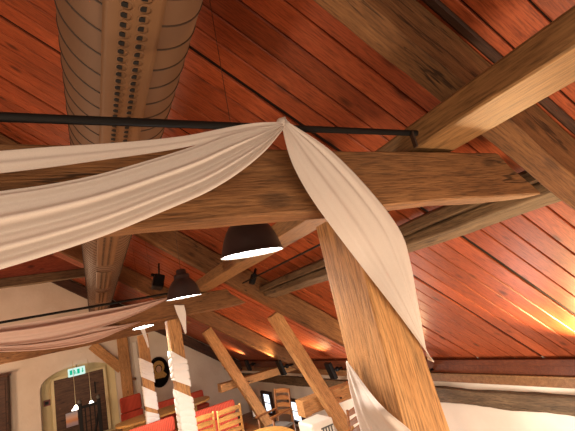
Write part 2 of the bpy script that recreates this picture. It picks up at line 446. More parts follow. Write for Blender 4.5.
# purlin
psec = [(1.76, .615), (1.48, .625), (1.465, .74), (1.755, .875), (1.92, .755)]
psec = [(-(x - 1.65), z - .72) for x, z in psec]      # local y = -X when looking along +Y
beam('purlin', W((1.65, YF, .72)), W((1.65, YB - .02, .72)), (0, 0, 1), 0, 0, MT['planed'],
     'long planed purlin lying across the collar beams and running back under the roof', 'beam', sect=psec, rough=.005, chamfer=.008, seg=90)
# side rails low under the boards
def rail(sec, label, m):
    cx = sum(p[0] for p in sec) / len(sec); cz = sum(p[1] for p in sec) / len(sec)
    beam('side_rail', W((cx, 1.16, cz)), W((cx, 5.66, cz)), (0, 0, 1), 0, 0, m, label, 'beam', sect=[(-(x - cx), z - cz) for x, z in sec], rough=.012, chamfer=.01)
rail([(2.80, .295), (2.60, .355), (2.60, .43), (2.80, .5)], 'grey hewn rail running between two rafters below the end of the near collar beam', MT['old'])
rail([(2.66, .44), (2.54, .44), (2.54, .52), (2.66, .56)], 'thin grey rail lying just above the hewn side rail', MT['old'])
MB().tube([W((2.25, 1.2, .62)), W((2.25, 5.6, .62))], .012, 8).build('cable_conduit', MT['black'])
tag(bpy.data.objects['cable_conduit'], 'thin dark cable pipe running under the roof boards beside the side rail', 'cable')
# posts
px0, px1, pz1 = at(357, 240, 1.12).x, at(377, 215, 1.12).x, .34
PXA, PXB = .935, 1.105
beam('post', (1.045, 1.12 + .122, 0), (1.017, 1.12 + .122, CZ + pz1), (0, 1, 0), .385, .244, MT['post'],
     'big square timber post close to the viewer with ivory cloth wound around it', 'post', rough=.004, chamfer=.006, seg=60, taper=.148 / .385)
P2 = (1.10, 1.30); P3 = (1.10, 1.30)
beam('post', (1.175, FR[1] + .12, POD), (1.175, FR[1] + .12, CZ + .30), (0, 1, 0), .18, .2, MT['post'],
     'white-wrapped timber post below the second hanging lamp', 'post', rough=.004, chamfer=.008)
beam('post', (1.205, FR[2] + .12, POD), (1.205, FR[2] + .12, CZ + .30), (0, 1, 0), .22, .2, MT['post'],
     'white-wrapped timber post farthest away, in front of the gable', 'post', rough=.004, chamfer=.008)
# struts (leaning) and tie stubs
def strut(y, xt, zt_, xb_, zb_, w, d, label):
    k = (xb_ - xt) / (zb_ - zt_); zf = -CZ
    x_f = xt + k * (zf - zt_)
    beam('strut', W((x_f, y + d / 2, zf)), W((xt, y + d / 2, zt_)), (0, 1, 0), w, d, MT['post'], label, 'strut', rough=.008, seg=40)
s1a, s1b = at(276, 316, 5.84), at(349, 430, 5.84)
strut(5.84, s1a.x, s1a.z - CZ + .04, s1b.x, s1b.z - CZ, .21, .17, 'leaning strut directly left of the big near post, crossing a short tie stub')
s2a, s2b = at(208, 334, 9.6), at(266, 419, 9.6)
strut(9.6, s2a.x, s2a.z - CZ + .1, s2b.x, s2b.z - CZ, .24, .18, 'leaning strut farther back, beside the red benches')
def stub(y, pl_t, pl_b, pr_t, pr_b, label):
    a, b = at(*pl_t, y), at(*pl_b, y); c, d = at(*pr_t, y), at(*pr_b, y)
    z0, z1 = (a.z + b.z) / 2, (c.z + d.z) / 2; h = ((a.z - b.z) + (c.z - d.z)) / 2
    dirx = (c.x - a.x); sl = (z1 - z0) / dirx
    xe = XW if y < 8 else XW - .06
    t = empty('tie_stub', (a.x, y, 0)); tag(t, label, 'beam')
    beam('stub_beam', (a.x + .2, y + .14, z0 + sl * .2), (xe, y + .14, z0 + sl * (xe - a.x)), (0, 0, 1), .26, h * .94, MT['post'], parent=t, rough=.006)
    e = beam('stub_end', (a.x + .08, y + .12, z0), (a.x + .205, y + .12, z0 + sl * .185), (0, 0, 1), .26, h, MT['post'], parent=t, rough=.004)
    e['label'] = 'paler squared end of the tie stub'
    for k in range(2):
        q = .55 + .28 * k
        beam('peg', (a.x + q, y - .02, z0 + .03 - .07 * k), (a.x + q, y + .05, z0 + .03 - .07 * k), (0, 0, 1), .03, .03, MT['dark'], parent=t, rough=0, seg=1, chamfer=.006)
stub(6.06, (298, 403), (301, 419.5), (350, 383), (354, 399), 'short horizontal tie stub with pale cut end, crossing the strut beside the near post')
stub(9.86, (217, 385), (219, 394), (275, 368.5), (279, 375), 'short horizontal tie stub crossing the farther leaning strut')

# ------------------------------------------------------------------ duct
DC, DR = (.185, 1.28), .252
def duct():
    t = empty('ventilation_duct', W((DC[0], YF, DC[1])), -.018)
    tag(t, 'long round brown ventilation duct with rows of nozzles running along under the roof', 'duct')
    N = 56; bm = bmesh.new(); rings = []
    y = YF; L = YB - YF
    pr = []      # profile along y: seam ridges
    y = YF; step = .118
    while y < YB - .2:
        pr += [(y, 0, 0), (y + .004, 0, 0), (y + step * .5, 0, 0), (y + step - .012, 0, 0), (y + step - .0085, 0, 0), (y + step - .007, .0035, 1), (y + step - .002, .0035, 1)]; y += step
    for (yy, dr, s) in pr:
        ring = []
        for j in range(N):
            a = 2 * PI * j / N
            tilt = .04 * math.cos(a)    # spiral seam leans across the tube
            ring.append(bm.verts.new((math.cos(a) * (DR + dr), yy - YF + tilt, math.sin(a) * (DR + dr))))
        rings.append(ring)
    for i in range(len(rings) - 1):
        for j in range(N):
            f = bm.faces.new((rings[i][j], rings[i][(j + 1) % N], rings[i + 1][(j + 1) % N], rings[i + 1][j])); f.smooth = True
            f.smooth = not (pr[i][2] or pr[i + 1][2])
            if pr[i][2] or pr[i + 1][2]: f.material_index = 1
    bmesh.ops.recalc_face_normals(bm, faces=bm.faces)
    me = bpy.data.meshes.new('tube'); bm.to_mesh(me); bm.free()
    o = link('tube', me, [MT['duct'], MT['duct_seam']], t)
    # plates on the underside
    ca = -PI / 2 - .12; half = .36
    starts = [(YF, 3.1)] + [(3.55 + 1.72 * k, 3.55 + 1.72 * k + 1.35) for k in range(6)]
    def pt(a, yy, r): return (math.cos(a) * r, yy - YF, math.sin(a) * r)
    for (a0, a1) in starts:
        bm = bmesh.new(); n = 10
        for (r_, flip) in ((DR + .009, 1),):
            A = [bm.verts.new(pt(ca - half + 2 * half * j / n, a0, r_)) for j in range(n + 1)]
            B = [bm.verts.new(pt(ca - half + 2 * half * j / n, a1, r_)) for j in range(n + 1)]
            A2 = [bm.verts.new(pt(ca - half + 2 * half * j / n, a0, r_ - .008)) for j in (0, n)]
            B2 = [bm.verts.new(pt(ca - half + 2 * half * j / n, a1, r_ - .008)) for j in (0, n)]
            for j in range(n):
                f = bm.faces.new((A[j], A[j + 1], B[j + 1], B[j])); f.smooth = True
            bm.faces.new((A[0], A2[0], B2[0], B[0])); bm.faces.new((A[n], A2[1], B2[1], B[n]))
        bmesh.ops.recalc_face_normals(bm, faces=bm.faces)
        me = bpy.data.meshes.new('nozzle_plate'); bm.to_mesh(me); bm.free()
        p = link('nozzle_plate', me, MT['duct_plate'], t)
        # nozzles: raised ring with dark opening, two rows
        near = a1 < 3.3
        nb = MB(); nb.mi = 0
        yy = max(a0, .15) + .03
        hb = bmesh.new()
        cnt = 0
        while yy < a1 - .03:
            for row in (-1, 1):
                a = ca + .02 + row * .105
                base = Vector(pt(a, yy, DR + .009)); nrm = Vector((math.cos(a), 0, math.sin(a))); tx = Vector((-math.sin(a), 0, math.cos(a))); ty = Vector((0, 1, 0))
                # ring
                R0, R1 = .0175, .0215
                v = []
                for q in range(12):
                    aa = 2 * PI * q / 12; dirv = tx * math.cos(aa) + ty * math.sin(aa)
                    v.append((nb.bm.verts.new(base + dirv * R0 + nrm * .003), nb.bm.verts.new(base + dirv * R1 + nrm * .001)))
                for q in range(12):
                    nb.bm.faces.new((v[q][0], v[(q + 1) % 12][0], v[(q + 1) % 12][1], v[q][1]))
                # dark opening, a square slot on one side of the ring
                c4 = [base + tx * (sx * .010 - .007) + ty * (sy * .0095) + nrm * .0025 for sx, sy in ((-1, -1), (1, -1), (1, 1), (-1, 1))]
                c4b = [q - nrm * .003 for q in c4]
                vv = [nb.bm.verts.new(q) for q in c4]; vb = [nb.bm.verts.new(q) for q in c4b]
                f = nb.bm.faces.new(vv); f.material_index = 1
                for q in range(4):
                    f = nb.bm.faces.new((vv[q], vv[(q + 1) % 4], vb[(q + 1) % 4], vb[q])); f.material_index = 1
            yy += .0425 if near else .05
        nz = nb.build('nozzle_row', [MT['duct_plate'], MT['hole']], p)
    return t
duct()

# ------------------------------------------------------------------ curtain rods
def rod(name, y, z, x0, x1, r, label, brackets, tilt=0.0):
    t = empty(name, (x1, y, z)); tag(t, label, 'curtain rod')
    MB().tube([(x0 - x1, 0, (x0 - x1) * tilt), (0, 0, 0)], r, 14).build('pole', MT['black'], t)
    for bx, lo, hi in brackets:
        MB().box((bx - .005 - x1, -.02, lo - z), (bx + .005 - x1, .004, hi - z), .002).build('bracket', MT['duct_seam'], t)
    return t
za_ = CZ + .68
rod('curtain_rod', 1.09, za_, -3.6, 1.455, .0135, 'black curtain rod above the near collar beam, its end at the purlin', [(1.41, CZ + .60, za_)], .009)
r2a = at(10, 318.5, 5.6); r2b = at(160, 297.5, 5.6)
z2_ = (r2a.z + r2b.z) / 2
rod('curtain_rod', 5.74, z2_ + .02, -4.6, 1.3, .016, 'thin black curtain rod farther back, across the gable plaster', [(1.2, CZ + .60, z2_ + .02)])

# ------------------------------------------------------------------ drapes
def poly_at(pts, t):
    n = len(pts) - 1; s = min(max(t, 0), 1) * n; i = min(int(s), n - 1); f = s - i
    p0, p1, p2, p3 = pts[max(i - 1, 0)], pts[i], pts[i + 1], pts[min(i + 2, n)]
    return .5 * (2 * p1 + (p2 - p0) * f + (2 * p0 - 5 * p1 + 4 * p2 - p3) * f * f + (3 * p1 - p0 - 3 * p2 + p3) * f ** 3)
def sheet(name, top, bot, m, parent, nt=60, nv=48, folds=6, amp=.03, axis=Vector((0, -1, 0)), seed=0, sharp=1.0, edge=.25, thick=.002):
    bm = bmesh.new(); g = []
    for i in range(nt + 1):
        t = i / nt; a, b = poly_at(top, t), poly_at(bot, t); w = (b - a).length; row = []
        for j in range(nv + 1):
            v = j / nv
            p = lerp(a, b, v)
            ph = 1.3 * noise.noise(Vector((t * 1.3, seed, 3.1)))
            vv = v + .045 * noise.noise(Vector((t * 2.0, v * 4, seed + 9)))
            s = math.sin(2 * PI * folds * vv + ph + seed) + .55 * math.sin(2 * PI * folds * 1.73 * vv + 2.1 * seed + ph * 1.7) + .35 * math.sin(2 * PI * folds * .57 * vv + seed * 3)
            s = (abs(s) ** sharp) * (1 if s > 0 else -1)
            k = min(1, w / .25)
            p = p + axis * amp * k * s * (.4 + .6 * min(1, 6 * v, 6 * (1 - v)))
            row.append(bm.verts.new(p))
        g.append(row)
    for i in range(nt):
        for j in range(nv):
            f = bm.faces.new((g[i][j], g[i][j + 1], g[i + 1][j + 1], g[i + 1][j])); f.smooth = True
    me = bpy.data.meshes.new(name); bm.to_mesh(me); bm.free()
    o = link(name, me, m)
    if parent:
        o.parent = parent; o.matrix_parent_inverse = Matrix.Translation(-parent.location)
    if thick:
        md = o.modifiers.new('thickness', 'SOLIDIFY'); md.thickness = thick; md.offset = 0
    return o
def pix(L, y): return [at(a, b, y if not isinstance(y, list) else y[i]) for i, (a, b) in enumerate(L)]
yd = 1.03
knot = at(283, 125, yd)
dr = empty('ivory_drape', knot); tag(dr, 'ivory sheer cloth gathered over the near black rod and wound down around the near post', 'drape')
# upper band
top = pix([(284, 122), (255, 123), (225, 128), (190, 135), (150, 140), (100, 144), (50, 147), (0, 151)], 1.055)
bot = pix([(284, 126), (258, 130), (228, 137), (190, 146), (150, 153), (100, 160), (50, 167), (0, 173)], 1.055)
def ext(L, gx=-2.9, gz=None, reach=1.2, y=None, dz=0.0):
    P = L[-1]; d = (L[-1] - L[-2]).normalized(); step = (L[-1] - L[-2]).length
    gz = za_ if gz is None else gz
    Gp = Vector((gx, P.y if y is None else y, gz + dz)); Q = P + d * reach
    n = max(3, int((P - Gp).length / max(step, .08)))
    return L + [(1 - t) ** 2 * P + 2 * t * (1 - t) * Q + t * t * Gp for t in [k / n for k in range(1, n + 1)]]
sheet('upper_band', ext(top, dz=.015), ext(bot, dz=-.0), MT['sheer'], dr, 150, 20, 1.3, .012, seed=2)
top = pix([(284, 123), (256, 127), (225, 134), (190, 146.5), (150, 159), (100, 173), (50, 183), (0, 190)], 1.04)
bot = pix([(284, 128), (266, 150), (240, 172), (208, 192), (165, 211), (110, 234), (55, 253), (0, 270)], 1.0)
sheet('swag', ext(top, dz=.005, reach=1.3), ext(bot, dz=-.03, reach=1.5), MT['sheer'], dr, 190, 60, 3.4, .016, seed=5.3)
top = pix([(281, 123), (290, 158), (306, 190), (330, 225), (361, 266), (396, 311), (434, 362)], [1.06, 1.05, 1.05, 1.06, 1.09, 1.095, 1.11])
bot = pix([(288, 122), (331, 151), (372, 193), (400, 231), (410, 262), (421, 300), (434, 361)], [1.06, 1.05, 1.05, 1.06, 1.08, 1.09, 1.115])
bot[-1] = bot[-1] + Vector((.02, .05, 0)); bot[-2] = bot[-2] + Vector((.0, .02, 0))
sheet('tail', top, bot, MT['sheer'], dr, 70, 48, 3.2, .0045, seed=1.4)
# lower wrap around the post
lft = [at(346, 362, 1.345), at(349, 385, 1.34), at(355, 410, 1.33), at(362, 435, 1.31), at(372, 470, 1.28)]
rgt = [at(347, 361, 1.34), at(368, 390, 1.22), at(386, 411, 1.095), at(411, 432, 1.085), at(450, 470, 1.08)]
rgt[1].x = min(rgt[1].x, .92); rgt[2].x = min(rgt[2].x, .922)
sheet('lower_wrap', lft, rgt, MT['sheer'], dr, 60, 40, 2.2, .012, axis=Vector((-.8, -.6, 0)), seed=3.7)
# gathered knot over the rod
kb = MB().tube([at(279, 127, 1.06), at(281, 122.5, 1.075), at(284, 121.5, 1.09), at(287, 124, 1.075)], [.012, .018, .018, .012], 12)
ko = kb.build('gather', MT['sheer'], None); ko.parent = dr; ko.matrix_parent_inverse = Matrix.Translation(-dr.location)

# second and third swags
def far_drape(label, y, tp, bt, m, seed, folds):
    a = at(*tp[0], y); d = empty('swag_drape', a); tag(d, label, 'drape')
    sheet('swag', ext(pix(tp, y), -4.2, z2_, 1.4), ext(pix(bt, y - .06), -4.2, z2_ - .06, 1.8), m, d, 120, 36, folds, .035, seed=seed)
    return d
far_drape('pale swag of cloth below the second black rod, the larger of the two far swags', 5.66,
          [(169, 297), (150, 301), (125, 306), (95, 311), (60, 317), (30, 322), (0, 326)],
          [(170, 298), (150, 308), (125, 319), (95, 329), (60, 338), (30, 343), (0, 346)], MT['pink'], 4.0, 1.6)
far_drape('dusky narrow swag hanging just below the larger far swag', 5.78,
          [(140, 321), (122, 325), (95, 328), (65, 335), (35, 340), (0, 343)],
          [(141, 322), (122, 330), (95, 341), (65, 347), (35, 350.5), (0, 352)], MT['pink'], 2.2, 2)

# wrapped cloth on far posts
def wraps(y, xc, half, spans, label, tail):
    t = empty('post_wrap', (xc, y, POD)); tag(t, label, 'drape')
    for (lt, rt, lb, rb) in spans:
        N = 10
        # path round the post, at slight distance; height sheared from left to right on the front
        ZLt, ZRt, ZLb, ZRb = [q for q in (lt, rt, lb, rb)]
        a, b = half + .016, .116
        loop = []
        cyc = [(-a, -b), (a, -b), (a, b), (-a, b)]
        bm = bmesh.new(); rows = []
        nv = max(24, int((ZLt - ZLb) / .009))
        M_ = 11
        pts = []
        for c in range(4):
            p, q = cyc[c], cyc[(c + 1) % 4]
            for k in range(M_): pts.append((lerp(p[0], q[0], k / M_), lerp(p[1], q[1], k / M_)))
        for v in range(nv + 1):
            row = []
            f = v / nv
            for (x, yy) in pts:
                u = (x + a) / (2 * a)
                ztop, zbot = lerp(ZLt, ZRt, u), lerp(ZLb, ZRb, u)
                z = lerp(ztop, zbot, f)
                cr = abs(math.sin(PI * (z / .095 + .35 * x / a + .9 * noise.noise(Vector((x * 5, yy * 5, z * 2.5))))))
                pl = (.003 - .014 * max(0, 1 - cr / .4)) * (1 if 0 < v < nv else .2)
                s = 1.01 + pl / a + .015 * noise.noise(Vector((x * 4, yy * 4, z * 7)))
                row.append(bm.verts.new((x * s, yy * s + .0 , z - POD)))
            rows.append(row)
        K = len(pts)
        for v in range(nv):
            for k in range(K):
                fc = bm.faces.new((rows[v][k], rows[v][(k + 1) % K], rows[v + 1][(k + 1) % K], rows[v + 1][k])); fc.smooth = True
        bmesh.ops.recalc_face_normals(bm, faces=bm.faces)
        me = bpy.data.meshes.new('wound_band'); bm.to_mesh(me); bm.free()
        link('wound_band', me, MT['white'], t)
    tl, tr_ = tail
    sheet('hanging_end', tl, tr_, MT['white'], t, 20, 12, 1.2, .008, seed=1)
def zpx(y, *ps): return [at(a, b, y).z for a, b in ps]
wraps(FR[1] + .12, 1.175, .088, [
    zpx(5.84, (168, 351), (186, 360), (174, 381), (190, 387)),
    zpx(5.84, (173, 391), (191, 398), (186, 500), (200, 500))],
    'white cloth wound in bands around the nearer wrapped post', (pix([(174, 305), (177, 314), (181, 323), (185, 334)], 5.80), pix([(184, 305), (186, 314), (186, 323), (186.5, 333)], 5.80)))
wraps(FR[2] + .12, 1.205, .11, [
    zpx(9.6, (139, 358), (151, 364), (142, 377), (153, 383)),
    zpx(9.6, (142, 387), (154, 393), (144, 407), (156, 411)),
    zpx(9.6, (144, 412), (156, 415), (150, 470), (165, 470))],
    'white cloth wound in bands around the farthest wrapped post', (pix([(139, 327), (142, 333), (145, 340), (148, 348)], 9.56), pix([(144, 326), (146, 333), (148, 340), (149, 347)], 9.56)))

# ------------------------------------------------------------------ hanging lamps
def make_lamp():
    t = empty('pendant_lamp', (0, 0, 0))
    R = .17
    prof = [(R * 1.03, 0), (R * 1.04, .006), (R * 1.0, .012), (R * .96, .04), (R * .88, .085), (R * .76, .13), (R * .62, .165), (R * .5, .185), (R * .46, .19), (R * .46, .225), (R * .42, .235), (R * .3, .24), (R * .28, .28), (R * .2, .29), (.0001, .29)]
    MB().lathe(prof).build('shade', MT['lamp'], t)
    ip = [(R * 1.03, 0), (R * .97, .004), (R * .92, .04), (R * .84, .085), (R * .72, .128), (R * .5, .17), (.0001, .175)]
    MB().lathe(ip).build('reflector', MT['lampwhite'], t)
    MB().lathe([(.0001, .012), (R * .95, .012)]).build('diffuser', MT['glow'], t)
    MB().tube([(0, 0, .29), (0, 0, 1.66)], .002, 6).build('cord', MT['dark'], t)
    return t
lam = make_lamp()
L1, L2 = at(252.5, 254, 1.88), at(184.5, 297.5, 3.9)
spots = [L1, L2, at(157, 320.5, 6.4), at(143.5, 327.5, 7.0)]
names = ['large dark bell lamp hanging just below the near collar beam', 'dark bell-shaped lamp hanging beside the second swag, seen whole',
         'hanging lamp showing only a bright rim left of the nearer wrapped post', 'farthest hanging lamp, a dark rim above the farthest wrapped post']
for i, p in enumerate(spots):
    o = lam if i == 0 else copy_tree(lam)
    o.location = p; o.rotation_euler = (math.radians((5, 3, -4, -4)[i]), 0, 0); tag(o, names[i], 'lamp', 'row of hanging bell lamps')
    for q in o.children:
        if q.name.startswith('cord'): q.scale = (1, 1, (zr(p.x) + CZ - p.z) / 1.66)
    lgt = bpy.data.lights.new('lamp_light', 'SPOT'); lgt.energy = (60, 120, 170, 170)[i]; lgt.spot_size = 2.7; lgt.spot_blend = .6; lgt.color = (1, .86, .72); lgt.shadow_soft_size = .13
    lo = bpy.data.objects.new('lamp_light', lgt); C.objects.link(lo); lo.location = p + Vector((0, 0, -.02))
# added fill points without fixtures, standing in for unseen lamps around the room
for p, e, col, r in (((-2.3, 3.3, -.7), 95, (1, .76, .54), .25), ((-2.4, 9.2, -.5), 110, (1, .7, .45), .2), ((-3.0, 12.0, -.3), 70, (1, .64, .4), .2),
                  ((1.75, .4, -1.6), 95, (1, .74, .5), .35), ((-1.6, -1.0, -1.2), 30, (1, .72, .48), .4), ((4.6, 6.9, -2.7), 58, (1, .9, .8), .25), ((4.2, 3.2, -2.2), 32, (1, .9, .8), .25)):
    lgt = bpy.data.lights.new('room_fill', 'POINT'); lgt.energy = e; lgt.color = col; lgt.shadow_soft_size = r
    lo = bpy.data.objects.new('room_fill', lgt); C.objects.link(lo); lo.location = W(p)

# ------------------------------------------------------------------ flood lights on the eave
def make_flood():
    t = empty('flood_light', (0, 0, 0))
    rt = Matrix.Rotation(math.radians(-14), 3, 'Y')
    MB().box((-.16, -.12, -.19), (-.08, .12, .2), .012, rt).build('housing', MT['black'], t)
    MB().tube([(-.1, 0, 0), (XW - 5.05, 0, -.01)], .022, 8).build('arm', MT['black'], t)
    MB().lathe([(.0001, .055), (.04, .045), (.055, 0), (.04, -.045), (.0001, -.055)], (.06, 0, -.005), 12).build('knob', MT['black'], t)
    return t
fl = make_flood()
fpix = [(251, 364.5), (286, 366.5), (335, 369.5), (425, 372)]
flab = ['black flood light on the eave wall above the far tie stub', 'black flood light at the foot of the farthest rafter, between the two leaning struts',
        'black flood light on the eave wall just left of the big near post', 'black flood light on the eave wall directly behind the big near post', 'black flood light on the eave wall nearest the viewer, right of the big near post']
XF = 5.05
fpos = [atx(*p, XF if i != 1 else 4.42) for i, p in enumerate(fpix)]
fpos[1] = at(285, 366.5, 9.385)
fpos.append(Vector((XF, 2.25, fpos[3].z)))
for i, p in enumerate(fpos):
    o = fl if i == 0 else copy_tree(fl)
    o.location = p; tag(o, flab[i], 'flood light', 'flood lights along the eave')
    lgt = bpy.data.lights.new('flood_beam', 'SPOT'); lgt.energy = (45, 45, 45, 70, 190)[i]; lgt.color = (1, .62, .28); lgt.spot_size = 2.0; lgt.spot_blend = .9; lgt.shadow_soft_size = .12
    lo = bpy.data.objects.new('flood_beam', lgt); C.objects.link(lo); lo.location = p + Vector((-.3, 0, .2))
    d = Vector((-.45, 0, .9)); lo.rotation_euler = d.to_track_quat('-Z', 'Y').to_euler()

# projector spot under the roof
sp = empty('spotlight', at(158, 281, 7.0)); tag(sp, 'small black spotlight hung from the roof boards right of the duct', 'spotlight')
rt = Matrix.Rotation(math.radians(18), 3, 'Y') @ Matrix.Rotation(math.radians(-10), 3, 'X')
MB().box((-.09, -.1, -.14), (.09, .1, .1), .015, rt).build('housing', MT['black'], sp)
MB().box((-.11, -.02, .07), (.11, .02, .12), .004, rt).build('yoke', MT['black'], sp)
MB().tube([(.03, 0, .1), (.06, .02, .32)], .015, 8).build('stem', MT['black'], sp)
cl = empty('clamp', at(253, 279, 5.3)); tag(cl, 'small black clamp fitting on the roof boards above the far end of the side rail', 'clamp')
MB().box((-.04, -.04, -.08), (.04, .04, .08), .01, Matrix.Rotation(.5, 3, 'Y')).build('jaw', MT['black'], cl)
MB().tube([(0, 0, 0), (.1, .05, .15)], .02, 8).build('arm', MT['black'], cl)

# ------------------------------------------------------------------ gable niche, door, sign
dy = YB + .555
dl, drr, dtp = at(54, 382, dy).x, at(104, 382, dy).x, (at(54, 378, dy).z + at(104, 371, dy).z) / 2
d_ = MB().box((dl, dy - .09, POD), (drr, dy - .01, dtp), .008)
dob = struct(d_.build('door_1', MT['door']))
for nm, x0, x1, z0, z1 in (('door_frame', dl - .09, dl, POD, dtp + .09), ('door_frame', drr, drr + .09, POD, dtp + .09), ('door_frame', dl, drr, dtp, dtp + .09)):
    MB().box((x0, dy - .11, z0), (x1, dy, z1), .006).build(nm, MT['cream'], dob)
MB().tube([(dl + .12, dy - .14, POD + 1.05), (dl + .12, dy - .09, POD + 1.05)], .03, 10).build('door_handle', MT['duct'], dob)
MB().box((at(95, 386, dy).x - .02, dy - .11, at(96, 393, dy).z), (at(95, 386, dy).x + .02, dy - .09, at(96, 381, dy).z), .003).build('door_bolt', MT['black'], dob)
# exit sign
e0, e1 = at(67, 374, YB - .15), at(86, 369, YB - .15)
sx, szc = (e0.x + e1.x) / 2, (e0.z + e1.z) / 2
sw, sh = .66, .34
ES = .74
sg = empty('exit_sign', (sx, YB - .15, szc)); tag(sg, 'lit green and white emergency exit sign above the arched doorway', 'sign')
MB().box((-sw / 2, -.04, -sh / 2), (sw / 2, .04, sh / 2), .02).build('housing', MT['signw'], sg)
g = MB()
def rct(x0, z0, x1, z1): g.box((x0, -.048, z0), (x1, -.0405, z1))
# running figure, doorway block, arrow
rct(-.26, -.09, -.16, .10); 
g2 = g
g.box((-.13, -.048, .03), (-.06, -.041, .09)); g.box((-.125, -.048, -.02), (-.03, -.041, .02)); g.box((-.11, -.048, -.1), (-.07, -.041, -.02)); g.box((-.05, -.048, -.09), (-.01, -.041, -.03))
g.box((.02, -.048, -.1), (.12, -.041, .1))
g.box((.21, -.048, -.02), (.245, -.041, .1)); g.prism([(.18, -.02), (.275, -.02), (.2275, -.1)], (-.048, -.041))
g.build('pictogram', MT['sign'], sg)
MB().tube([(0, .02, sh / 2), (0, .08, sh / 2 + .12), (0, .15, sh / 2 + .12)], .012, 6).build('bracket', MT['black'], sg)
# two little lamps on long cords
for (bx, by, tx, ty, lb) in ((76, 408.5, 80, 376, 'small white lamp on a long cord left of the black railing'), (91.5, 404, 87, 376, 'small white lamp on a long cord above the black railing')):
    yb = YB - .6
    b = at(bx, by, yb); tz = at(tx, ty, yb).z
    t = empty('cord_lamp', b); tag(t, lb, 'lamp')
    MB().lathe([(.0001, .1), (.03, .095), (.07, .03), (.13, -.03), (.12, -.035), (.0001, .0)], n=16).build('shade', MT['bulb'], t)
    MB().tube([(0, 0, .09), (0, 0, tz - b.z + .5)], .006, 6).build('cord', MT['cream'], t)
# poster on the door
p0, p1 = at(65.5, 414, dy - .1), at(77.5, 411.5, dy - .1); pbm = at(68, 427.5, dy - .1)
po = empty('poster', ((p0.x + p1.x) / 2, dy - .1, (p0.z + pbm.z) / 2)); tag(po, 'pale picture with an orange stripe fixed to the dark door', 'poster')
pw, ph = (p1.x - p0.x), (p0.z - pbm.z)
MB().box((-pw / 2, -.015, -ph / 2), (pw / 2, 0, ph / 2)).build('print', MT['poster'], po)
fr = MB()
for q in ((-pw / 2 - .02, -ph / 2 - .02, pw / 2 + .02, -ph / 2), (-pw / 2 - .02, ph / 2, pw / 2 + .02, ph / 2 + .02), (-pw / 2 - .02, -ph / 2, -pw / 2, ph / 2), (pw / 2, -ph / 2, pw / 2 + .02, ph / 2)):
    fr.box((q[0], -.02, q[1]), (q[2], 0, q[3]))
fr.build('frame', MT['dark'], po)
# fire alarm
ay = YB + .556
a = at(47, 403, ay); 
al = empty('fire_alarm', (a.x, ay, a.z)); tag(al, 'small dark red alarm box on the cream niche wall left of the door', 'alarm')
MB().box((-.09, -.06, -.09), (.09, 0, .09), .01).build('box', MT['alarm'], al)
MB().box((-.05, -.07, -.05), (.05, -.058, .05), .004).build('glass', MT['black'], al)
# cupboard at left
c0 = at(7, 374, YB - .45)
cu = empty('cupboard', (c0.x - .6, YB - .25, POD)); tag(cu, 'dark brown cupboard against the gable wall at the left edge', 'cupboard')
hh = c0.z - POD
MB().box((-.6, -.2, 0), (.6, .22, hh - .06), .006).build('body', MT['dark'], cu)
MB().box((-.66, -.26, hh - .06), (.64, .24, hh), .012).build('cornice', MT['dark'], cu)
for s in (-1, 1):
    dd_ = MB().box((min(s * .03, s * .55), -.225, .1), (max(s * .03, s * .55), -.2, hh - .15), .006).build('door', MT['dark'], cu)
    MB().tube([(s * .08, -.26, hh * .5), (s * .08, -.22, hh * .5)], .02, 8).build('knob', MT['gold'], dd_)
# black railing
ry = 12.2
q0, q1 = at(80, 406, ry), at(98.5, 399, ry)
sg.scale = (ES, ES, ES)
rl = empty('railing', (q0.x, ry, POD)); tag(rl, 'black metal railing with round post caps in front of the doorway', 'railing')
topz = (q0.z + q1.z) / 2 - POD
span = q1.x - q0.x
for k in (0, 1):
    nw = MB().box((span * k - .045, -.045, 0), (span * k + .045, .045, topz + .03), .006).build('post', MT['black'], rl)
    MB().lathe([(.0001, .11), (.035, .095), (.055, .055), (.04, .015), (.03, 0)], (span * k, 0, topz + .03), 14).build('cap', MT['grille'], nw)
MB().box((.04, -.03, topz - .1), (span - .04, .03, topz - .03), .006).build('handrail', MT['black'], rl)
for k in range(1, 4):
    MB().box((span * k / 4 - .015, -.015, .1), (span * k / 4 + .015, .015, topz - .09), .003).build('baluster', MT['black'], rl)
MB().tube([(span - .22, 0, .25), (span - .02, 0, topz - .3)], .03, 8).build('stay', MT['black'], rl)
# pipe and knob beside the gable post
pp = at(134.5, 345, YB - .05); pq = at(137, 398, YB - .05)
MB().box((pp.x - .07, YB - .06, POD), (pp.x + .07, YB - .002, pp.z + .1), .01).build('pipe_cover', MT['whitebox'])
tag(bpy.data.objects['pipe_cover'], 'narrow white upright casing between the gable post and the farthest wrapped post', 'casing')
kq = at(134.5, 379, YB - .1)
MB().lathe([(.0001, .05), (.05, .04), (.06, 0), (.05, -.04), (.0001, -.05)], (kq.x, YB - .09, kq.z), 12).build('knob', MT['duct'], bpy.data.objects['pipe_cover'])
